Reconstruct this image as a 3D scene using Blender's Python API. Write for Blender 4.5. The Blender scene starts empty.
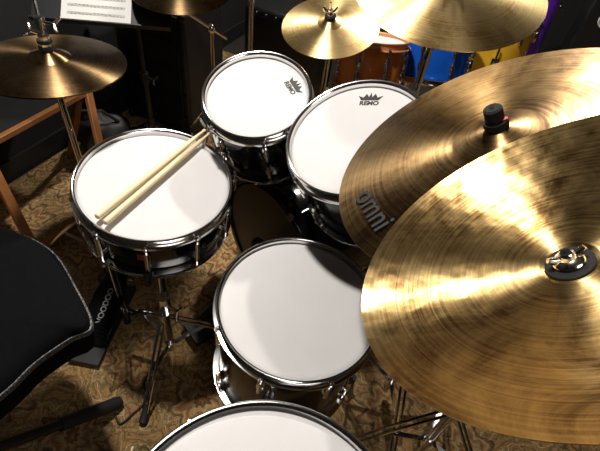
import bpy, bmesh, math, random
from mathutils import Vector, Matrix
random.seed(4)
# measured drum / cymbal placements: centre (m), normal
D={
'sn':((-.371,.810,.632),(.09,-.08,1)),
'f1':((.026,.591,.530),(.04,-.05,1)),
'f2':((.017,.084,.672),(0,0,1)),
'hh':((-.670,.985,.811),(.01,.06,1)),
't1':((-.157,1.001,.802),(-.10,-.36,1)),
't2':((.094,.854,.826),(-.40,-.29,1)),
'fr':((.265,.350,1.088),(-.86,.26,1)),
'ri':((.315,.6625,.982),(-.65,.055,1)),
'cr':((.263,1.192,1.054),(-.08,-.25,1)),
'sp':((-.004,1.426,.829),(-.13,-.26,1)),
}
D={k:(Vector(a),Vector(b).normalized()) for k,(a,b) in D.items()}
# ---------- camera ----------
cd=bpy.data.cameras.new('camera');cam_o=bpy.data.objects.new('camera',cd);bpy.context.collection.objects.link(cam_o)
cd.sensor_width=36;cd.lens=27;cd.clip_start=.02
p_,r_=math.radians(46),math.radians(9)
F=Vector((0,math.cos(p_),-math.sin(p_)));R0=Vector((1,0,0));U0=Vector((0,math.sin(p_),math.cos(p_)))
R=math.cos(r_)*R0+math.sin(r_)*U0;U=-math.sin(r_)*R0+math.cos(r_)*U0
cam_o.matrix_world=Matrix((( R.x,U.x,-F.x,0),(R.y,U.y,-F.y,0),(R.z,U.z,-F.z,1.40),(0,0,0,1)))
bpy.context.scene.camera=cam_o
try: bpy.context.scene.view_settings.view_transform='Standard'
except Exception: pass
# ---------- materials ----------
def newmat(name):
    m=bpy.data.materials.new(name);m.use_nodes=True
    nt=m.node_tree;b=nt.nodes['Principled BSDF'];return m,nt,b
def N(nt,t,**kw):
    n=nt.nodes.new(t)
    for k,v in kw.items(): setattr(n,k,v)
    return n
def simple(name,col,rough=.5,metal=0,noise=0,nscale=30,bump=0,bscale=200,**kw):
    m,nt,b=newmat(name)
    b.inputs['Roughness'].default_value=rough;b.inputs['Metallic'].default_value=metal
    tc=N(nt,'ShaderNodeTexCoord')
    ns=N(nt,'ShaderNodeTexNoise');ns.inputs['Scale'].default_value=nscale
    nt.links.new(tc.outputs['Object'],ns.inputs['Vector'])
    mx=N(nt,'ShaderNodeMixRGB');mx.inputs[1].default_value=(*[c*(1-noise) for c in col],1);mx.inputs[2].default_value=(*[min(1,c*(1+noise)) for c in col],1)
    nt.links.new(ns.outputs['Fac'],mx.inputs[0]);nt.links.new(mx.outputs[0],b.inputs['Base Color'])
    if bump:
        n2=N(nt,'ShaderNodeTexNoise');n2.inputs['Scale'].default_value=bscale
        nt.links.new(tc.outputs['Object'],n2.inputs['Vector'])
        bp=N(nt,'ShaderNodeBump');bp.inputs['Strength'].default_value=bump;bp.inputs['Distance'].default_value=.002
        nt.links.new(n2.outputs['Fac'],bp.inputs['Height']);nt.links.new(bp.outputs[0],b.inputs['Normal'])
    for k,v in kw.items(): b.inputs[k.replace('_',' ')].default_value=v
    return m
chrome=simple('chrome',(.80,.79,.78),.13,1,.03)
black_lacq=simple('black_lacquer',(.004,.004,.005),.16,0,.2,Specular_IOR_Level=.35)
black_pl=simple('black_plastic',(.008,.008,.009),.45,0,.2)
rubber=simple('black_rubber',(.010,.010,.010),.7,0,.2)
felt=simple('black_felt',(.010,.010,.010),.95,0,.2,bump=.5)
redp=simple('red_plastic',(.45,.03,.03),.4)
headm=simple('coated_drumhead',(.62,.605,.605),.7,0,.04,14,bump=.3,bscale=600,Specular_IOR_Level=.3)
resom=simple('clear_drumhead',(.25,.25,.25),.3)
wood=simple('hickory_wood',(.78,.64,.40),.45,0,.06,40)
orange_w=simple('stained_beech',(.26,.10,.03),.45,0,.25,25)
paper=simple('sheet_paper',(.75,.74,.71),.7,0,.02)
ink=simple('black_ink',(.012,.012,.012),.6)
wallm=simple('wall_paint',(.012,.012,.013),.85,0,.1,6,bump=.1)
basem=simple('baseboard_paint',(.016,.016,.018),.5)
ceilm=simple('ceiling_paint',(.14,.12,.10),.9,0,.03)
velour=simple('black_velour',(.003,.003,.0035),.95,0,.3,60,bump=.3,bscale=500,Specular_IOR_Level=.1)
def piping():
    m,nt,b=newmat('vinyl_trim_painted_sheen');b.inputs['Roughness'].default_value=.5  # seat piping; its grey speckle paints the edge sheen into the colour
    tc=N(nt,'ShaderNodeTexCoord');n=N(nt,'ShaderNodeTexNoise');n.inputs['Scale'].default_value=420
    cr=N(nt,'ShaderNodeValToRGB');cr.color_ramp.elements[0].position=.45;cr.color_ramp.elements[0].color=(.008,.008,.008,1);cr.color_ramp.elements[1].position=.68;cr.color_ramp.elements[1].color=(.25,.25,.26,1)
    nt.links.new(tc.outputs['Object'],n.inputs['Vector']);nt.links.new(n.outputs['Fac'],cr.inputs[0]);nt.links.new(cr.outputs[0],b.inputs['Base Color']);return m
vinyl=piping()
nylon=simple('black_nylon',(.008,.008,.009),.55,0,.3,20,bump=.5,bscale=80)
orangem=simple('orange_lacquer',(.75,.24,.05),.15,0,.2,20,Coat_Weight=.5)
orangeh=simple('orange_wood_hoop',(.62,.27,.11),.3,0,.2,40)
bluem=simple('blue_sparkle',(.01,.13,.80),.18,.2,.5,300,Coat_Weight=.5)
yellowm=simple('amber_lacquer',(.90,.45,.03),.18,0,.3,12,Coat_Weight=.5)
purplem=simple('purple_lacquer',(.18,.04,.60),.3,0,.2,20)
badgem=simple('badge_metal',(.35,.12,.08),.3,.6)
greyprint=simple('grey_print',(.25,.25,.25),.4)
darkcarpet=simple('dark_floor',(.02,.014,.010),.9,0,.4,15)

def cymbal_mat(name,light,mid,dark,rough,aniso,ringf,ring_s,ham_scale,ham_s,patch=4.0,hd=.002):
    m,nt,b=newmat(name);L=nt.links.new
    b.inputs['Metallic'].default_value=1;b.inputs['Anisotropic'].default_value=aniso
    b.inputs['Anisotropic Rotation'].default_value=.25
    tg=N(nt,'ShaderNodeTangent',direction_type='RADIAL',axis='Z');L(tg.outputs[0],b.inputs['Tangent'])
    tc=N(nt,'ShaderNodeTexCoord')
    n1=N(nt,'ShaderNodeTexNoise');n1.inputs['Scale'].default_value=patch*2.2;n1.inputs['Detail'].default_value=9;n1.inputs['Roughness'].default_value=.7;n1.inputs['Distortion'].default_value=.6
    L(tc.outputs['Object'],n1.inputs['Vector'])
    sp=N(nt,'ShaderNodeVectorMath',operation='MULTIPLY');sp.inputs[1].default_value=(1,1,0);L(tc.outputs['Object'],sp.inputs[0])
    ln=N(nt,'ShaderNodeVectorMath',operation='LENGTH');L(sp.outputs[0],ln.inputs[0])
    rn=N(nt,'ShaderNodeTexNoise');rn.noise_dimensions='1D';rn.inputs['Scale'].default_value=ringf;rn.inputs['Detail'].default_value=4;rn.inputs['Roughness'].default_value=.7
    L(ln.outputs['Value'],rn.inputs['W'])
    a=N(nt,'ShaderNodeMath',operation='MULTIPLY');a.inputs[1].default_value=.25;L(rn.outputs['Fac'],a.inputs[0])
    mixf=N(nt,'ShaderNodeMath',operation='MULTIPLY_ADD');mixf.inputs[1].default_value=.75;L(n1.outputs['Fac'],mixf.inputs[0]);L(a.outputs[0],mixf.inputs[2])
    cr=N(nt,'ShaderNodeValToRGB');e=cr.color_ramp.elements;e[0].position=.40;e[0].color=(*dark,1);e[1].position=.64;e[1].color=(*light,1)
    x=e.new(.50);x.color=(*mid,1)
    L(mixf.outputs[0],cr.inputs[0]);L(cr.outputs[0],b.inputs['Base Color'])
    rr=N(nt,'ShaderNodeMapRange');rr.inputs['To Min'].default_value=rough*1.25;rr.inputs['To Max'].default_value=rough*.8;L(n1.outputs['Fac'],rr.inputs['Value']);L(rr.outputs[0],b.inputs['Roughness'])
    b1=N(nt,'ShaderNodeBump');b1.inputs['Strength'].default_value=ring_s;b1.inputs['Distance'].default_value=.0004;L(rn.outputs['Fac'],b1.inputs['Height'])
    vo=N(nt,'ShaderNodeTexVoronoi',feature='SMOOTH_F1');vo.inputs['Scale'].default_value=ham_scale;L(tc.outputs['Object'],vo.inputs['Vector'])
    b2=N(nt,'ShaderNodeBump');b2.inputs['Strength'].default_value=ham_s;b2.inputs['Distance'].default_value=hd;L(vo.outputs['Distance'],b2.inputs['Height']);L(b1.outputs[0],b2.inputs['Normal'])
    n4=N(nt,'ShaderNodeTexNoise');n4.inputs['Scale'].default_value=14;n4.inputs['Detail'].default_value=3;L(tc.outputs['Object'],n4.inputs['Vector'])
    b3=N(nt,'ShaderNodeBump');b3.inputs['Strength'].default_value=ham_s*.5;b3.inputs['Distance'].default_value=hd*2.5;L(n4.outputs['Fac'],b3.inputs['Height']);L(b2.outputs[0],b3.inputs['Normal'])
    L(b3.outputs[0],b.inputs['Normal'])
    return m
m_front=cymbal_mat('hammered_bronze',(.90,.66,.31),(.50,.33,.135),(.15,.085,.03),.31,.96,240,.3,46,.24,5)
m_ride=cymbal_mat('ride_bronze',(.46,.31,.14),(.26,.16,.065),(.085,.046,.02),.34,.93,160,.6,30,.10,3)
m_crash=cymbal_mat('crash_bronze',(1,.78,.40),(.86,.62,.28),(.50,.32,.12),.33,.93,220,.6,40,.10,4)
m_hat=cymbal_mat('hihat_bronze',(.38,.25,.12),(.25,.16,.075),(.12,.07,.032),.32,.93,240,.6,40,.08,4)

def rug_mat():
    m,nt,b=newmat('woven_rug');L=nt.links.new
    b.inputs['Roughness'].default_value=.95;b.inputs['Specular IOR Level'].default_value=.1
    def mth(op,a,bb=None,c=None):
        n=N(nt,'ShaderNodeMath',operation=op)
        for i,v in enumerate((a,bb,c)):
            if v is None: continue
            if isinstance(v,(int,float)): n.inputs[i].default_value=v
            else: L(v,n.inputs[i])
        return n.outputs[0]
    def vm(op,a,bb=None):
        n=N(nt,'ShaderNodeVectorMath',operation=op)
        for i,v in enumerate((a,bb)):
            if v is None: continue
            if isinstance(v,tuple): n.inputs[i].default_value=v
            else: L(v,n.inputs[i])
        return n
    def ramp(fac,stops,interp='LINEAR'):
        r=N(nt,'ShaderNodeValToRGB');r.color_ramp.interpolation=interp;e=r.color_ramp.elements
        e[0].position=stops[0][0];e[0].color=(*stops[0][1],1);e[1].position=stops[-1][0];e[1].color=(*stops[-1][1],1)
        for p,c in stops[1:-1]:
            x=e.new(p);x.color=(*c,1)
        L(fac,r.inputs[0]);return r.outputs[0]
    def mix(f_,a,c,bt='MIX'):
        n=N(nt,'ShaderNodeMixRGB',blend_type=bt)
        for i,v in enumerate((f_,a,c)):
            if isinstance(v,(int,float)): n.inputs[i].default_value=v
            elif isinstance(v,tuple): n.inputs[i].default_value=(*v,1)
            else: L(v,n.inputs[i])
        return n.outputs[0]
    tc=N(nt,'ShaderNodeTexCoord')
    wn=N(nt,'ShaderNodeTexNoise');wn.inputs['Scale'].default_value=15;wn.inputs['Detail'].default_value=3;L(tc.outputs['Object'],wn.inputs['Vector'])
    w=vm('MULTIPLY',wn.outputs['Color'],(.05,.05,0)).outputs[0]
    p=vm('ADD',tc.outputs['Object'],w).outputs[0]
    cream=(.42,.29,.14);tan=(.31,.185,.075);brown=(.155,.085,.038);dark=(.045,.028,.018);rust=(.24,.085,.035);olive=(.12,.10,.045)
    def motif(scale,off,petals,amp,rot=0):
        q=vm('ADD',vm('MULTIPLY',p,(scale,scale,0)).outputs[0],(off,off*.6,0)).outputs[0]
        fr=vm('SUBTRACT',vm('FRACTION',q).outputs[0],(.5,.5,0)).outputs[0]
        sx=N(nt,'ShaderNodeSeparateXYZ');L(fr,sx.inputs[0])
        r=mth('SQRT',mth('ADD',mth('MULTIPLY',sx.outputs[0],sx.outputs[0]),mth('MULTIPLY',sx.outputs[1],sx.outputs[1])))
        th=mth('ARCTAN2',sx.outputs[1],sx.outputs[0])
        edge=mth('MULTIPLY_ADD',mth('COSINE',mth('MULTIPLY_ADD',th,petals,rot)),amp,.34)
        return mth('DIVIDE',r,edge)
    sx=N(nt,'ShaderNodeSeparateXYZ');L(p,sx.inputs[0])
    X,Y=sx.outputs[0],sx.outputs[1]
    v1=mth('ABSOLUTE',mth('SINE',mth('ADD',mth('MULTIPLY',X,38),mth('MULTIPLY',mth('SINE',mth('MULTIPLY',Y,46)),1.7))))
    v2=mth('ABSOLUTE',mth('SINE',mth('ADD',mth('MULTIPLY',Y,41),mth('MULTIPLY',mth('SINE',mth('MULTIPLY',X,35)),1.9))))
    vn=mth('MINIMUM',v1,v2)
    g=ramp(vn,[(0,cream),(.10,cream),(.15,brown),(.24,tan),(.45,tan),(.62,brown),(.8,tan)])
    lf=N(nt,'ShaderNodeTexVoronoi');lf.inputs['Scale'].default_value=42;L(p,lf.inputs['Vector'])
    leaf=mth('LESS_THAN',lf.outputs['Distance'],.30)
    g=mix(mth('MULTIPLY',leaf,.65),g,olive)
    q1=motif(3.9,.13,8,.07)
    c1=ramp(mth('MULTIPLY',q1,.8),[(0,cream),(.10,rust),(.17,dark),(.22,cream),(.34,tan),(.42,brown),(.50,rust),(.60,cream),(.68,brown),(.76,dark),(.80,dark)])
    g=mix(mth('MULTIPLY',mth('LESS_THAN',q1,1.0),.75),g,c1)
    q2=motif(8.1,.63,5,.08,1.2)
    c2=ramp(mth('MULTIPLY',q2,.8),[(0,cream),(.15,brown),(.3,cream),(.5,olive),(.7,dark),(.8,cream)])
    g=mix(mth('MULTIPLY',mth('LESS_THAN',q2,.72),.55),g,c2)
    big=N(nt,'ShaderNodeTexNoise');big.inputs['Scale'].default_value=5;big.inputs['Detail'].default_value=4;L(tc.outputs['Object'],big.inputs['Vector'])
    fine=N(nt,'ShaderNodeTexNoise');fine.inputs['Scale'].default_value=200;L(tc.outputs['Object'],fine.inputs['Vector'])
    ad=mth('ADD',big.outputs['Fac'],fine.outputs['Fac'])
    mr=N(nt,'ShaderNodeMapRange');mr.inputs['From Min'].default_value=.6;mr.inputs['From Max'].default_value=1.4;mr.inputs['To Min'].default_value=.45;mr.inputs['To Max'].default_value=1.5;L(ad,mr.inputs['Value'])
    L(mix(1.0,g,mr.outputs[0],'MULTIPLY'),b.inputs['Base Color'])
    bp=N(nt,'ShaderNodeBump');bp.inputs['Strength'].default_value=.5;bp.inputs['Distance'].default_value=.003;L(fine.outputs['Fac'],bp.inputs['Height']);L(bp.outputs[0],b.inputs['Normal'])
    return m
rugm=rug_mat()
# ---------- mesh builder ----------
def frame(C,n,twist=0):
    n=Vector(n).normalized();x=Vector((1,0,0))-n*n.x
    if x.length<.1: x=Vector((0,1,0))-n*n.y
    x.normalize();y=n.cross(x)
    M=Matrix(((x.x,y.x,n.x,C[0]),(x.y,y.y,n.y,C[1]),(x.z,y.z,n.z,C[2]),(0,0,0,1)))
    return M@Matrix.Rotation(twist,4,'Z')
T=lambda x,y=0,z=0: Matrix.Translation((x,y,z))
class MB:
    def __init__(s): s.v=[];s.f=[]
    def add(s,vs,fs,M=None):
        o=len(s.v)
        for v in vs:
            v=Vector(v); s.v.append(M@v if M else v)
        for q in fs: s.f.append([i+o for i in q])
        return s
    def lathe(s,prof,seg=64,M=None,closed=False):
        vs=[];rings=[]
        for r,z in prof:
            if r<1e-6: rings.append([len(vs)]);vs.append((0,0,z))
            else:
                rings.append([len(vs)+i for i in range(seg)])
                for i in range(seg):
                    a=2*math.pi*i/seg;vs.append((r*math.cos(a),r*math.sin(a),z))
        fs=[];n=len(prof)
        for k in range(n if closed else n-1):
            A=rings[k];B=rings[(k+1)%n]
            for i in range(seg):
                j=(i+1)%seg
                if len(A)==1 and len(B)==1: continue
                if len(A)==1: fs.append([A[0],B[j],B[i]])
                elif len(B)==1: fs.append([A[i],A[j],B[0]])
                else: fs.append([A[i],A[j],B[j],B[i]])
        return s.add(vs,fs,M)
    def cyl(s,r,z0,z1,seg=16,M=None): return s.lathe([(0,z0),(r,z0),(r,z1),(0,z1)],seg,M)
    def tube(s,pts,r,seg=12,M=None):
        pts=[Vector(p) for p in pts];n=len(pts)
        rs=r if isinstance(r,(list,tuple)) else [r]*n
        t0=(pts[1]-pts[0]).normalized();u=t0.orthogonal().normalized()
        vs=[];
        for k,p in enumerate(pts):
            t=(pts[min(k+1,n-1)]-pts[max(k-1,0)]).normalized()
            u=(u-t*u.dot(t)).normalized();w=t.cross(u)
            for i in range(seg):
                a=2*math.pi*i/seg;vs.append(p+rs[k]*(math.cos(a)*u+math.sin(a)*w))
        fs=[]
        for k in range(n-1):
            for i in range(seg):
                j=(i+1)%seg;fs.append([k*seg+i,k*seg+j,(k+1)*seg+j,(k+1)*seg+i])
        fs.append(list(range(seg))[::-1]);fs.append([(n-1)*seg+i for i in range(seg)])
        return s.add(vs,fs,M)
    def box(s,c,d,M=None):
        x,y,z=[k/2 for k in d];vs=[(c[0]+a*x,c[1]+b*y,c[2]+e*z) for a in(-1,1) for b in(-1,1) for e in(-1,1)]
        return s.add(vs,[[0,1,3,2],[4,6,7,5],[0,4,5,1],[2,3,7,6],[0,2,6,4],[1,5,7,3]],M)
    def beam(s,a,b,w,h,up=(0,0,1)):
        a=Vector(a);b=Vector(b);t=(b-a).normalized();x=t.cross(Vector(up)).normalized();y=x.cross(t)
        vs=[p+sx*x*w/2+sy*y*h/2 for p in(a,b) for sx,sy in((-1,-1),(1,-1),(1,1),(-1,1))]
        return s.add(vs,[[0,1,2,3],[7,6,5,4],[0,4,5,1],[1,5,6,2],[2,6,7,3],[3,7,4,0]])
    def sphere(s,c,r,M=None,sx=1,sy=1,sz=1):
        pr=[(r*math.sin(math.pi*i/10),-r*math.cos(math.pi*i/10)) for i in range(11)];pr[0]=(0,-r);pr[10]=(0,r)
        MM=T(*c)@Matrix.Diagonal((sx,sy,sz,1))
        return s.lathe(pr,16,(M@MM) if M else MM)
    def obj(s,name,mat,root=None,M=None,world=False,bevel=0,angle=40,sub=0):
        me=bpy.data.meshes.new(name)
        RM=Matrix(root['M']) if root is not None else Matrix()
        if world: M=RM;inv=RM.inverted();vs=[inv@v for v in s.v]
        else: vs=s.v;M=M or RM
        me.from_pydata([tuple(v) for v in vs],[],s.f)
        bm=bmesh.new();bm.from_mesh(me);bmesh.ops.recalc_face_normals(bm,faces=bm.faces);bm.to_mesh(me);bm.free()
        me.polygons.foreach_set('use_smooth',[True]*len(me.polygons))
        me.set_sharp_from_angle(angle=math.radians(angle))
        me.materials.append(mat)
        o=bpy.data.objects.new(name,me);bpy.context.collection.objects.link(o)
        if root is not None: o.parent=root;o.matrix_basis=RM.inverted()@M
        else: o.matrix_world=M
        if bevel:
            bv=o.modifiers.new('bevel','BEVEL');bv.width=bevel;bv.segments=2;bv.limit_method='ANGLE'
        if sub:
            sb=o.modifiers.new('sub','SUBSURF');sb.levels=sub;sb.render_levels=sub
        return o
def group(name,M):
    e=bpy.data.objects.new(name,None);bpy.context.collection.objects.link(e)
    if not isinstance(M,Matrix): M=T(*M)
    e.matrix_world=M;e['M']=[list(r) for r in M];e.empty_display_size=.05
    return e
def text(body,size,mat,root,M,name='logo'):
    c=bpy.data.curves.new(name,'FONT');c.body=body;c.size=size;c.align_x='CENTER';c.align_y='CENTER';c.extrude=.0001;c.offset=.0006
    c.materials.append(mat)
    o=bpy.data.objects.new(name,c);bpy.context.collection.objects.link(o);o.parent=root;o.matrix_basis=Matrix(root['M']).inverted()@M
    return o
ZF=.008
# ---------- drums ----------
def hoop_prof(R,s=1,z=0):
    p=[(R+.003,-.004),(R+.003,.007),(R+.006,.0105),(R+.010,.0115),(R+.0115,.0095),(R+.008,.007),(R+.006,.004),(R+.006,-.012),(R+.017,-.0135),(R+.0175,-.016),(R+.003,-.0165)]
    return [(r,z+s*h) for r,h in p]
def drum(name,C,n,R,depth,nl,shell,twist=0,hoopm=None,root=None,M=None,logo=None):
    M=M or frame(C,n,twist)
    root=root or group(name,M)
    MB().lathe([(R,-.010),(R+.0005,-.012),(R+.0005,-depth+.012),(R,-depth+.010)],96).obj('shell',shell,root,M)
    MB().lathe([(0,0),(R*.5,0),(R-.012,0),(R-.006,-.0008),(R-.001,-.003),(R+.003,-.008),(R+.003,-.012)],96).obj('batter_head',headm,root,M)
    MB().lathe([(0,-depth),(R-.01,-depth),(R+.002,-depth+.008)],64).obj('resonant_head',resom,root,M)
    hp=MB()
    hp.lathe(hoop_prof(R),96,closed=True);hp.lathe(hoop_prof(R,-1,-depth),96,closed=True)
    hp.obj('hoops',hoopm or chrome,root,M)
    lg=MB();rd=MB()
    for i in range(nl):
        A=Matrix.Rotation(2*math.pi*(i+.5)/nl,4,'Z')
        for s,z0 in ((1,0),(-1,-depth)):
            X=A@T(R+.0125,0,z0)@Matrix.Diagonal((1,1,s,1))
            rd.cyl(.0030,-.05,-.010,8,X);rd.cyl(.0062,-.013,-.0095,12,X);rd.cyl(.0042,-.0095,-.0045,4,X)
            lg.lathe([(0,-.017),(.008,-.017),(.008,-.013),(0,-.013)],12,X)
        if depth<.165:
            lg.tube([(R+.0125,0,-.032),(R+.0125,0,-depth+.032)],.0062,12,A)
            for zz in(-.042,-depth+.042): lg.tube([(R-.001,0,zz),(R+.012,0,zz)],.0055,10,A)
        else:
            for z0 in(-.06,-depth+.06):
                lg.sphere((R+.006,0,z0),.011,A,1,.95,2.4)
                lg.cyl(.0055,-.026,.028,10,A@T(R+.0125,0,z0))
    lg.obj('lugs',chrome,root,M);rd.obj('tension_rods',chrome,root,M)
    if logo is not None:
        x,y,rot=logo
        LM=frame(C,n)@T(x,y,.0004)@Matrix.Rotation(rot,4,'Z')@Matrix.Scale(1.3,4)
        cr=MB()
        pts=[(-.016,.003),(-.023,.014),(-.013,.010),(-.008,.019),(-.003,.011),(0,.022),(.003,.011),(.008,.019),(.013,.010),(.023,.014),(.016,.003)]
        cr.add([(x,y,0) for x,y in pts],[list(range(len(pts)))]);cr.obj('crown_mark',ink,root,LM)
        text('REMO',.013,ink,root,LM@T(0,-.004,0),'head_print')
    return root,M
def tripod(ch,rb,x,y,hub=.30,rad=.28,a0=0,low=.10,r=.006,z0=ZF):
    for i in range(3):
        a=a0+2*math.pi*i/3;c,s=math.cos(a),math.sin(a)
        for o in(-.007,.007):
            ox,oy=-s*o,c*o
            ch.tube([(x+c*.015+ox,y+s*.015+oy,hub),(x+c*rad*.55+ox,y+s*rad*.55+oy,hub*.53+z0),(x+c*rad+ox*.7,y+s*rad+oy*.7,z0+.016)],r*.7,8)
        ch.beam((x+c*.012,y+s*.012,low),(x+c*rad*.55,y+s*rad*.55,hub*.53+z0),.013,.004)
        rb.tube([(x+c*(rad-.03),y+s*(rad-.03),z0+.035),(x+c*rad,y+s*rad,z0+.014),(x+c*(rad+.014),y+s*(rad+.014),z0+.012)],[.010,.012,.011],12)
    ch.cyl(.017,hub-.02,hub+.03,20,T(x,y));ch.cyl(.016,low-.02,low+.015,20,T(x,y))
def wingscrew(ch,p,d,s=1):
    d=Vector(d).normalized();p=Vector(p)
    ch.tube([p,p+d*.022*s],.004*s,8)
    u=d.orthogonal().normalized();e=p+d*.022*s
    for k in(-1,1): ch.tube([e,e+k*u*.011*s+d*.005*s,e+k*u*.016*s+d*.010*s],[.004*s,.0045*s,.003*s],8)
def post(ch,rb,x,y,ztop,a0,rad=.28,hub=.30):
    tripod(ch,rb,x,y,hub,rad,a0)
    zm=ztop*.55 if ztop>.5 else ztop*.7
    ch.cyl(.0125,.05,zm,20,T(x,y));ch.cyl(.018,zm-.035,zm+.01,20,T(x,y))
    wingscrew(ch,(x+.016,y,zm-.012),(1,-.4,0),1.3)
    ch.cyl(.0095,zm,ztop,16,T(x,y))
# ---------- cymbals ----------
def cym_z(r,R,br,bh,bow):
    t=max(0,(r-br)/(R-br));zb=bow*(1-t**1.7)
    if r<br: zb+=bh*(math.cos(r/br*math.pi/2)**.8)
    return zb
def cymbal_prof(R,br,bh,bow,th=.0011):
    rs=[.006]+[br*i/10 for i in range(2,10)]+[br*.97,br,br*1.04,br*1.1]+[br*1.1+(R-br*1.1)*i/24 for i in range(1,25)]
    top=[(r,cym_z(r,R,br,bh,bow)) for r in rs];bot=[(r,z-th) for r,z in reversed(top)]
    return top+bot
def cymbal(name,C,n,R,mat,br=.055,bh=.018,bow=.022,base=None,a0=0,style='wing',rad=.28,drop=.07):
    M=frame(C,n)
    n=Vector(n).normalized();C=Vector(C)
    zt=bow+bh;z_t=min(0,zt)-drop
    tl=C+n*z_t
    bx,by=(tl.x,tl.y) if base is None else base
    root=group(name,(bx,by,0))
    MB().lathe(cymbal_prof(R,br,bh,bow),160,closed=True).obj('bronze_plate',mat,root,M,angle=60)
    ch=MB();rb=MB();fm=MB();tp=MB()
    fm.lathe([(0,zt-.016),(.02,zt-.016),(.02,zt-.003),(0,zt-.003)],24)
    tp.cyl(.019,zt-.021,zt-.016,20)
    if style=='wing':
        fm.lathe([(0,zt),(.017,zt),(.018,zt+.003),(.017,zt+.009),(0,zt+.009)],24)
        tp.cyl(.0038,z_t,zt+.05,10)
        tp.lathe([(.0,zt+.010),(.010,zt+.010),(.010,zt+.014),(.0075,zt+.018),(.0075,zt+.028),(0,zt+.028)],16)
        for k in(-1,1): tp.tube([(k*.006,0,zt+.018),(k*.016,0,zt+.024),(k*.021,0,zt+.034)],[.005,.0055,.0035],10)
    elif style=='sleeve':
        fm.lathe([(0,zt),(.019,zt),(.020,zt+.004),(.019,zt+.012),(.012,zt+.014),(.0150,zt+.016),(.0150,zt+.034),(.012,zt+.037),(0,zt+.037)],24)
        tp.cyl(.0038,z_t,zt+.040,10)
        k=MB();k.box((.013,-.008,zt+.014),(.010,.008,.004));k.obj('red_tab',redp,root,M,bevel=.001)
    else:
        fm.lathe([(0,zt),(.024,zt),(.026,zt+.004),(.025,zt+.011),(.012,zt+.012),(0,zt+.012)],28)
        tp.cyl(.0038,z_t,zt+.026,10)
        tp.lathe([(0,zt+.0115),(.0155,zt+.012),(.0165,zt+.014),(.0145,zt+.017),(.009,zt+.019),(.008,zt+.024),(.006,zt+.026),(0,zt+.026)],28)
        for k in(-1,1): tp.tube([(k*.007,0,zt+.018),(k*.014,0,zt+.020),(k*.019,0,zt+.024)],[.0045,.005,.003],10)
    fm.obj('felt_washers',felt,root,M)
    tp.obj('wing_nut_and_rod',chrome,root,M)
    ch.sphere(tl,.016);ch.tube([tl+Vector((.018,0,0)),tl-Vector((.018,0,0))],.013,14)
    wingscrew(ch,tl+Vector((-.018,0,0)),(-1,0,0),1.2)
    if base is None: post(ch,rb,bx,by,tl.z,a0,rad)
    else:
        zt2=tl.z-.10;post(ch,rb,bx,by,zt2,a0,rad)
        d=(tl-Vector((bx,by,zt2))).normalized();ch.tube([Vector((bx,by,zt2))-d*.10,tl],.0075,12)
        ch.sphere((bx,by,zt2),.019)
    ch.obj('stand',chrome,root,world=True);rb.obj('rubber_feet',rubber,root,world=True)
    return root,M

# snare
sC,sn=D['sn']
snare,sM=drum('snare_drum',sC,sn,.1778,.135,10,black_lacq,twist=.2)
MB().box((0,0,0),(.030,.001,.022)).obj('badge',badgem,snare,sM@Matrix.Rotation(-1.62,4,'Z')@T(.179,0,-.068)@Matrix.Rotation(math.pi/2,4,'Z'))
st=MB();st.box((.188,0,-.06),(.018,.024,.07));st.tube([(.197,-.0,-.03),(.215,0,-.045),(.214,0,-.085)],.005,8);st.cyl(.007,-.04,-.015,12,T(.200,0))
st.obj('snare_strainer',chrome,snare,sM@Matrix.Rotation(.35,4,'Z'),bevel=.002)
# snare stand
bot=sC-sn*.155
ss=group('snare_stand',(-.35,.68,0));ch=MB();rb=MB()
hubp=bot-Vector((0,.03,.06))
tripod(ch,rb,-.35,.68,.22,.22,-1.62,.07)
ch.tube([(-.35,.68,.04),(-.352,.70,.28)],.0125,16);ch.tube([(-.352,.70,.26),hubp],.010,16);ch.cyl(.018,.24,.30,18,T(-.352,.70))
wingscrew(ch,(-.335,.69,.27),(1,-.5,0),1.4);ch.sphere(hubp,.02)
for a in(.5,2.6,4.7):
    c,s=math.cos(a),math.sin(a)
    p1=sM@Vector((c*.10,s*.10,-.158));p2=sM@Vector((c*.199,s*.199,-.153));p3=sM@Vector((c*.204,s*.204,-.115))
    ch.tube([hubp,p1,p2,p3],.0055,10);rb.tube([p2,p3,sM@Vector((c*.197,s*.197,-.110))],.009,10)
ch.obj('stand',chrome,ss,world=True);rb.obj('rubber_feet',rubber,ss,world=True)
# sticks
def stick(name,M,a,b):
    a=Vector(a);b=Vector(b);L=(b-a).length
    root=group(name,M@T(*a))
    X=frame((0,0,0),(b-a))
    pr=[(0,0),(.005,.0006),(.0073,.003),(.0073,L*.72),(.0065,L*.82),(.0035,L-.016),(.0032,L-.012),(.0045,L-.007),(.0042,L-.003),(.002,L),(0,L)]
    MB().lathe(pr,20,X).obj('stick',wood,root)
sF=frame(sC,sn)
stick('drumstick',sF,(-.080,-.154,.0195),(.070,.213,.0165))
stick('drumstick',sF,(-.058,-.165,.0195),(.086,.205,.0165))
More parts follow.
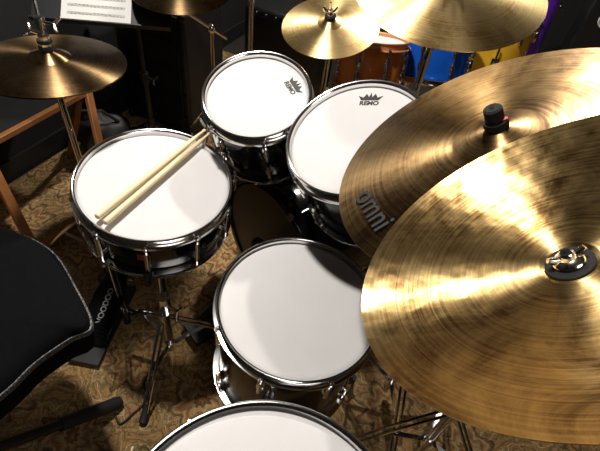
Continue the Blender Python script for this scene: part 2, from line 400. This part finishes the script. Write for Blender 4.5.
# rack toms
t1,M1=drum('rack_tom',*D['t1'],.1265,.20,6,black_lacq,twist=.3,logo=(.082,.036,math.radians(-55)))
t2,M2=drum('rack_tom',*D['t2'],.1524,.22,6,black_lacq,twist=.1,logo=(.022,.102,math.radians(-8)))
f1,MF1=drum('floor_tom',*D['f1'],.1778,.34,8,black_lacq,twist=.1)
f2,MF2=drum('floor_tom',*D['f2'],.2032,.38,8,black_lacq,twist=.3)
def legs(root,M,R,angs):
    ch=MB();rb=MB()
    for a in angs:
        c,s=math.cos(a),math.sin(a)
        top=M@Vector((c*(R+.024),s*(R+.024),-.10));mid=M@Vector((c*(R+.024),s*(R+.024),-.26))
        foot=Vector((mid.x+c*.035,mid.y+s*.035,ZF+.02))
        ch.tube([top,mid,mid+Vector((c*.012,s*.012,-.06)),foot],.0048,10)
        ch.box((R+.014,0,-.17),(.028,.03,.05),M@Matrix.Rotation(a,4,'Z'))
        wingscrew(ch,M@Vector((c*(R+.028),s*(R+.028),-.17)),(c,s,0),1.2)
        rb.tube([foot+Vector((0,0,.03)),foot-Vector((0,0,.02))],.011,12)
    ch.obj('legs',chrome,root,world=True);rb.obj('leg_feet',rubber,root,world=True)
legs(f1,MF1,.1778,(2.5,4.45,.2));legs(f2,MF2,.2032,(2.3,4.4,.35))
# bass drum
bn=Vector((-.707,-.707,0));bC=Vector((-.09,.97,.27))
bx=Matrix(((.707,0,bn.x,bC.x),(-.707,0,bn.y,bC.y),(0,1,0,bC.z),(0,0,0,1)))
bd=group('bass_drum',T(bC.x,bC.y,0))
R=.2286
MB().lathe([(R,-.02),(R,-.36)],96).obj('shell',black_lacq,bd,bx)
MB().lathe([(0,0),(R-.008,0),(R,-.01)],96).obj('batter_head',black_pl,bd,bx)
MB().lathe([(0,-.38),(R-.008,-.38),(R,-.37)],96).obj('resonant_head',black_pl,bd,bx)
h=MB()
for z in(.006,-.346): h.lathe([(R+.001,z),(R+.018,z),(R+.020,z-.004),(R+.020,z-.034),(R+.018,z-.038),(R+.001,z-.038)],96,closed=True)
h.obj('hoops',black_lacq,bd,bx)
ch=MB();rb=MB()
for i in range(8):
    A=Matrix.Rotation(2*math.pi*(i+.5)/8,4,'Z')
    for z0,s in((0,1),(-.38,-1)):
        ch.tube([(R+.012,0,z0+s*.012),(R+.012,0,z0-s*.09)],.003,8,bx@A);ch.box((R+.016,0,z0+s*.008),(.03,.02,.006),bx@A)
        ch.sphere((R+.006,0,z0-s*.09),.012,bx@A,1,1,2.2)
for s in(-1,1):
    a=bx@Vector((s*.19,-.12,-.30));b=Vector((a.x+.10*(s>0 and 1 or 0)+.02,a.y+.10*(s<0 and 1 or 0)+.02,ZF+.014));ch.tube([a,b],.006,10);rb.sphere(b,.014)
mp=bx@Vector((0,R,-.2))
ch.tube([mp,mp+Vector((0,0,.22))],.012,16);ch.cyl(.025,0,.02,20,T(*mp))
top=mp+Vector((0,0,.20));ch.sphere(top,.022)
for MM,RR,dz in((M1,.127,-.10),(M2,.1524,-.11)):
    loc=MM.inverted()@top;dd=Vector((loc.x,loc.y,0)).normalized()
    q=MM@(dd*(RR+.018)+Vector((0,0,dz)));ch.tube([top,top.lerp(q,.5)+Vector((0,0,.02)),q],.0055,10)
    ch.box((RR+.010,0,dz),(.018,.045,.06),MM@Matrix.Rotation(math.atan2(dd.y,dd.x),4,'Z'))
ch.obj('hardware',chrome,bd,world=True);rb.obj('spur_feet',rubber,bd,world=True)
# pedals
def pedal(name,heel,toe,beater=False,W=.09):
    heel=Vector(heel);toe=Vector(toe);d=(toe-heel);L=d.length;d.normalize();x=d.cross(Vector((0,0,1)))
    M=Matrix(((x.x,d.x,0,heel.x),(x.y,d.y,0,heel.y),(0,0,1,ZF),(0,0,0,1)))
    g=group(name,M)
    k=MB();k.box((0,L/2+.01,.004),(W*.9,L+.02,.006));k.box((0,.02,.016),(W,.06,.018));k.obj('base_plate',black_pl,g,bevel=.002)
    k=MB();a=math.atan2(.07,L-.06)
    FM=T(0,.05,.026)@Matrix.Rotation(a,4,'X')
    vs=[(-W*.42,0),(W*.42,0),(W*.5,.08),(W*.5,L*.6),(W*.36,L-.05),(W*.2,L-.03),(-W*.2,L-.03),(-W*.36,L-.05),(-W*.5,L*.6),(-W*.5,.08)]
    n=len(vs);k.add([(p[0],p[1],0) for p in vs]+[(p[0],p[1],.008) for p in vs],[list(range(n))[::-1],list(range(n,2*n))]+[[i,(i+1)%n,n+(i+1)%n,n+i] for i in range(n)],FM)
    for i in range(5): k.box((0,.03+i*.012,.009),(W*.7,.004,.003),FM)
    k.obj('footboard',black_lacq,g,bevel=.0015)
    if not beater: text('VOODOO',.026,greyprint,g,M@FM@T(0,L*.45,.0085)@Matrix.Rotation(math.pi/2,4,'Z'),'board_print')
    k=MB()
    for s in(-1,1): k.tube([(s*W*.55,L,.0),(s*W*.5,L,.17 if beater else .12)],.007,10)
    k.tube([(-W*.55,L,.165 if beater else .06),(W*.55,L,.165 if beater else .06)],.006,10)
    for i in range(8): k.box((0,L-.012,.095+i*.008 if beater else .08+i*.006),(.010,.005,.005))
    if beater: k.tube([(0,L,.165),(0,L+.015,.30)],.004,8)
    k.obj('frame',chrome,g)
    if beater: MB().sphere((0,L+.02,.31),.026,None,1,.8,1.1).obj('beater',felt,g)
    return g
pedal('hi_hat_pedal',(-.60,.60,0),(-.590,.89,0),W=.10)
pedal('bass_drum_pedal',(-.30,.75,0),(-.135,.915,0),True)
# hi-hat
hC,hn=D['hh'];M=frame(hC,hn);hh=group('hi_hat',(hC.x,hC.y,0))
MB().lathe(cymbal_prof(.1778,.05,.016,.016),140,closed=True).obj('top_cymbal',m_hat,hh,M,angle=60)
MB().lathe([(r,-z) for r,z in cymbal_prof(.1778,.05,.016,.016)],140,closed=True).obj('bottom_cymbal',m_hat,hh,M@T(0,0,-.004),angle=60)
k=MB();k.cyl(.017,.033,.042,20);k.cyl(.017,.05,.058,20);k.cyl(.02,-.05,-.038,20);k.obj('felts',felt,hh,M)
k=MB();k.cyl(.0035,-.1,.30,10);k.cyl(.013,.059,.068,20);k.cyl(.008,.042,.10,16);k.cyl(.012,.085,.11,16);k.cyl(.014,.0425,.049,8)
wingscrew(k,(.01,0,.098),(1,0,0),1.1);wingscrew(k,(-.008,0,.07),(-1,0,.2),1.0);k.cyl(.022,-.06,-.05,20)
k.obj('clutch_and_rod',chrome,hh,M)
ch=MB();rb=MB();tl=M@Vector((0,0,-.06))
ch.tube([tl,(hC.x,hC.y,.40)],.009,14);ch.tube([(hC.x,hC.y,.42),(hC.x,hC.y,.06)],.0125,16);ch.cyl(.018,.38,.43,16,T(hC.x,hC.y));wingscrew(ch,(hC.x+.015,hC.y,.40),(1,0,0),1.3)
tripod(ch,rb,hC.x,hC.y,.30,.26,1.1)
ch.obj('stand',chrome,hh,world=True);rb.obj('rubber_feet',rubber,hh,world=True)
# cymbals
cymbal('china_cymbal',*D['fr'],.2286,m_front,br=.030,bh=-.012,bow=-.043,base=(.46,.50),a0=3.3,style='low')
rd,RM=cymbal('ride_cymbal',*D['ri'],.297,m_ride,br=.075,bh=.020,bow=.020,a0=2.6,style='sleeve')
cymbal('crash_cymbal',*D['cr'],.2286,m_crash,a0=.9)
cymbal('splash_cymbal',*D['sp'],.152,m_crash,br=.04,bh=.014,bow=.014,a0=.5)
cymbal('crash_cymbal',(-.53,1.60,.80),(0,-.1,1),.17,m_hat,base=(-.46,1.72),a0=.4,rad=.22)
cymbal('crash_cymbal',(-.30,1.80,1.22),(0,-.1,1),.20,m_crash,base=(-.27,1.52),a0=1.4,rad=.24)
la=math.radians(199);rr=.238
zl=cym_z(rr,.297,.075,.020,.020)+.0014
text('omni',.058,ink,rd,RM@Matrix.Rotation(la,4,'Z')@T(rr,0,zl)@Matrix.Rotation(math.radians(5),4,'Y')@Matrix.Rotation(math.radians(90),4,'Z'),'print')
# background kit
def standtom(name,C,n,R,dep,nl,shell,hoop=None,a0=0):
    g,M=drum(name,C,n,R,dep,nl,shell,hoopm=hoop)
    ch=MB();rb=MB();C=Vector(C);bxy=(C.x+.0,C.y+R+.09)
    post(ch,rb,bxy[0],bxy[1],C.z+.05,a0,.22,.25)
    p=Vector((bxy[0],bxy[1],C.z));q=M@Vector((0,R+.01,-dep*.4));ch.tube([p,q],.007,10);ch.box((0,R+.008,-dep*.4),(.05,.016,.06),M)
    ch.obj('stand',chrome,g,world=True);rb.obj('rubber_feet',rubber,g,world=True)
standtom('rack_tom',(.160,1.66,.71),(-.05,.25,1),.122,.17,8,orangem,orangeh)
standtom('rack_tom',(.41,1.84,.72),(-.05,.25,1),.150,.18,8,bluem)
g,M=drum('floor_tom',(.73,2.12,.72),(0,.15,1),.155,.34,8,yellowm);legs(g,M,.155,(.4,2.5,4.6))
g,M=drum('floor_tom',(.95,2.42,.86),(0,.1,1),.11,.50,6,purplem);legs(g,M,.11,(.4,2.5,4.6))
# throne
def catmull(P,k=6):
    out=[];n=len(P)
    for i in range(n):
        a,b,c,d=[Vector(P[(i+j)%n]) for j in(-1,0,1,2)]
        for s in range(k):
            t=s/k;out.append(.5*((2*b)+(c-a)*t+(2*a-5*b+4*c-d)*t*t+(3*b-a-3*c+d)*t**3))
    return out
out2=[(-.70,.657),(-.565,.622),(-.454,.524),(-.389,.447),(-.418,.412),(-.457,.354),(-.485,.284),(-.56,.17),(-.72,.11),(-.87,.17),(-.95,.33),(-.92,.52),(-.82,.64)]
OL=catmull([(x,y,0) for x,y in out2]);cx,cy=-.68,.39
thr=group('drum_throne',(-.64,.24,0))
def seatlayers(mb,layers):
    n=len(OL);vs=[]
    for s,z in layers:
        for p in OL: vs.append((cx+(p.x-cx)*s,cy+(p.y-cy)*s,z))
    fs=[[k*n+i,k*n+(i+1)%n,(k+1)*n+(i+1)%n,(k+1)*n+i] for k in range(len(layers)-1) for i in range(n)]
    fs.append([(len(layers)-1)*n+i for i in range(n)]) ;fs.append(list(range(n)))
    mb.add(vs,fs)
k=MB();seatlayers(k,[(.99,.548),(.97,.562),(.9,.572),(.75,.580),(.5,.584),(.25,.585),(.05,.585)]);k.obj('seat_top',velour,thr,world=True)
k=MB();seatlayers(k,[(.93,.46),(.97,.475),(.99,.51),(1.0,.548)]);k.obj('seat_side',velour,thr,world=True)
k=MB();seatlayers(k,[(1.0,.534),(1.006,.538),(1.006,.545),(1.0,.549)]);k.obj('seat_piping',vinyl,thr,world=True)
k=MB();rb=MB()
k.cyl(.03,.25,.47,24,T(-.64,.26));k.cyl(.045,.2,.27,24,T(-.64,.24));k.box((-.64,.26,.455),(.16,.16,.012))
for a in(.92,3.0,5.1):
    c,s=math.cos(a),math.sin(a);x,y=-.64,.24
    k.tube([(x+c*.03,y+s*.03,.24),(x+c*.2,y+s*.2,.11)],.013,12)
    rb.tube([(x+c*.17,y+s*.17,.13),(x+c*.31,y+s*.31,ZF+.022),(x+c*.325,y+s*.325,ZF+.018)],[.017,.019,.014],16)
k.obj('base',black_pl,thr,world=True);rb.obj('rubber_feet',rubber,thr,world=True)
stick('drumstick',Matrix(),(-.362,-.02,ZF+.009),(-.366,.385,ZF+.0062))
# cable
k=MB();pts=[]
for p in catmull([(-.36,.70,.02),(-.385,.64,.016),(-.40,.57,.014),(-.375,.52,.014),(-.40,.47,.014),(-.43,.44,.014),(-.47,.52,.014),(-.44,.62,.014)],8)[:44]: pts.append(p)
cg=group('audio_cable',(-.36,.70,ZF));k.tube(pts,.003,8);k.obj('cord',rubber,cg,world=True)
# music stand
ms=group('music_stand',(-.75,1.70,0));ch=MB();rb=MB()
post(ch,rb,-.75,1.70,.72,.4,.18,.16);ch.obj('pole',black_pl,ms,world=True);rb.obj('rubber_feet',rubber,ms,world=True)
DM=T(-.80,1.60,.784)@Matrix.Rotation(math.radians(10),4,'Z')@Matrix.Rotation(math.radians(40),4,'X')
k=MB();k.box((0,0,-.004),(.46,.30,.004));k.box((0,-.15,.008),(.46,.004,.026));k.tube([(0,0,-.006),(.03,.03,-.09)],.01,10);k.obj('desk',black_pl,ms,DM)
sm=group('sheet_music',DM);MB().box((-.02,-.003,0),(.23,.28,.0015)).obj('paper',paper,sm)
k=MB()
for i in range(9):
    for j in range(5): k.box((-.02,-.12+i*.028+j*.002,.001),(.19,.0004,.0002))
    for j in range(14): k.sphere((-.10+j*.0125,-.12+i*.028+random.random()*.008,.0011),.0014,None,1.2,1,.2)
k.obj('staves',ink,sm)
# equipment cases
RZ=Matrix.Rotation(math.radians(-20.4),4,'Z')
ec=group('equipment_case',T(-.73,2.02,ZF)@RZ)
MB().box((0,0,.31),(.38,.30,.60)).obj('body',nylon,ec,bevel=.02)
k=MB()
for z in(.12,.24,.36,.48): k.box((0,-.153,z),(.36,.012,.015))
for x in(-.15,.15): k.box((x,-.155,.31),(.025,.014,.58))
k.tube([(-.07,-.155,.54),(-.06,-.19,.56),(.06,-.19,.56),(.07,-.155,.54)],.009,10)
k.obj('straps',black_pl,ec,bevel=.003)
k=MB()
for x in(-.185,.185):
    for z in(.02,.60): k.sphere((x,-.145,z),.02)
    k.tube([(x,-.152,.03),(x,-.152,.59)],.004,8)
k.obj('corner_caps',black_pl,ec)
ec=group('amplifier_case',T(-.22,2.55,ZF)@RZ)
MB().box((0,0,.22),(.46,.28,.44)).obj('body',nylon,ec,bevel=.02)
k=MB();k.box((0,-.142,.22),(.42,.006,.36));k.obj('grille',black_pl,ec)
k=MB()
for i in range(6): k.cyl(.009,0,.012,12,T(-.15+i*.06,-.146,.415)@Matrix.Rotation(math.pi/2,4,'X'))
k.obj('knobs',chrome,ec)
# soft bag
bg=group('soft_bag',(-.95,1.63,ZF));k=MB()
k.sphere((0,0,0),1);vs=[]
for v in k.v:
    nn=1+.18*math.sin(5*v.x+3*v.y)*math.cos(4*v.z+2*v.x)+.08*math.sin(11*v.y+7*v.z)
    vs.append(Vector((v.x*.115*nn,v.y*.115*nn,max(0,(v.z*.11*nn)+.10))))
k.v=vs;k.obj('body',nylon,bg,sub=2)
k=MB();k.tube([(-.08,-.02,.17),(-.04,-.06,.25),(.04,-.05,.26),(.08,0,.18)],.007,8);k.obj('handle',nylon,bg)
# speaker
sp=group('speaker_cabinet',T(1.55,2.66,ZF)@RZ)
MB().box((0,0,.45),(.42,.34,.90)).obj('cabinet',nylon,sp,bevel=.015)
k=MB();k.box((0,-.172,.45),(.38,.006,.84));k.obj('grille',black_pl,sp)
k=MB();k.lathe([(.10,0),(.11,.006),(.12,0)],48,T(0,-.176,.26)@Matrix.Rotation(math.pi/2,4,'X'),closed=True);k.lathe([(.030,0),(.037,.006),(.042,0)],40,T(-.10,-.176,.62)@Matrix.Rotation(math.pi/2,4,'X'),closed=True);k.obj('driver_rings',paper,sp)
# folding stool
UP=(.94,-.35,0)
ws=group('folding_stool',(-1.0,1.2,0));k=MB();zf=ZF+.008
k.beam((-.897,.924,zf),(-1.07,1.09,.40),.032,.018,UP);k.beam((-.78,1.27,zf),(-.905,1.507,.40),.032,.018,UP)
k.beam((-1.22,1.21,zf),(-1.06,1.085,.38),.032,.018,UP);k.beam((-1.09,1.54,zf),(-.93,1.47,.38),.032,.018,UP)
k.beam((-.925,.965,.06),(-.81,1.29,.06),.018,.032)
k.beam((-1.07,1.08,.40),(-.905,1.51,.40),.022,.022);k.beam((-1.31,1.18,.40),(-1.16,1.58,.40),.022,.022)
k.obj('frame',orange_w,ws,world=True,bevel=.003)
k=MB();k.box((0,0,0),(.24,.42,.006),T(-1.11,1.34,.405)@RZ);k.obj('canvas_seat',nylon,ws,world=True)
# ---------- room ----------
def room(name,c,d,mat): MB().box((0,0,0),d).obj(name,mat,None,RZ@T(*c))
xa,xb,ya,yb=-1.66,2.8,-1.8,3.56;ht=2.45
mx_,my_=(xa+xb)/2,(ya+yb)/2
room('floor',(mx_,my_,-.025),(xb-xa+.2,yb-ya+.2,.05),darkcarpet)
room('patterned_rug',(mx_+.0,.35,.004),(xb-xa-.06,4.1,.008),rugm)
room('wall_left',(xa-.05,my_,ht/2),(.1,yb-ya,ht),wallm)
room('wall_right',(xb+.05,my_,ht/2),(.1,yb-ya,ht),wallm)
room('wall_back',(mx_,yb+.05,ht/2),(xb-xa+.2,.1,ht),wallm)
room('wall_front',(mx_,ya-.05,ht/2),(xb-xa+.2,.1,ht),wallm)
room('ceiling',(mx_,my_,ht+.025),(xb-xa+.2,yb-ya+.2,.05),ceilm)
room('baseboard_left',(xa+.008,my_,.05),(.014,yb-ya-.02,.09),basem)
room('baseboard_back',(mx_,yb-.008,.05),(xb-xa-.04,.014,.09),basem)
# ---------- lights ----------
def area(name,loc,tgt,size,power,col):
    l=bpy.data.lights.new(name,'AREA');l.size=size;l.energy=power;l.color=col;l.shape='DISK'
    o=bpy.data.objects.new(name,l);bpy.context.collection.objects.link(o);o.location=loc
    o.rotation_euler=(Vector(tgt)-Vector(loc)).to_track_quat('-Z','Y').to_euler()
area('ceiling_light_key',(-.50,.95,2.38),(.0,.7,0),.13,40,(1,.95,.88))
area('ceiling_light_back',(.15,2.65,2.38),(.2,.8,.6),.13,42,(1,.95,.87))
area('added_fill_light',(.5,-.2,2.38),(0,.8,.4),.9,9,(1,.95,.9))  # added soft fill to lift the kit, not a known ceiling fixture
w=bpy.data.worlds.new('world');bpy.context.scene.world=w;w.use_nodes=True;w.node_tree.nodes['Background'].inputs[0].default_value=(.03,.03,.032,1)
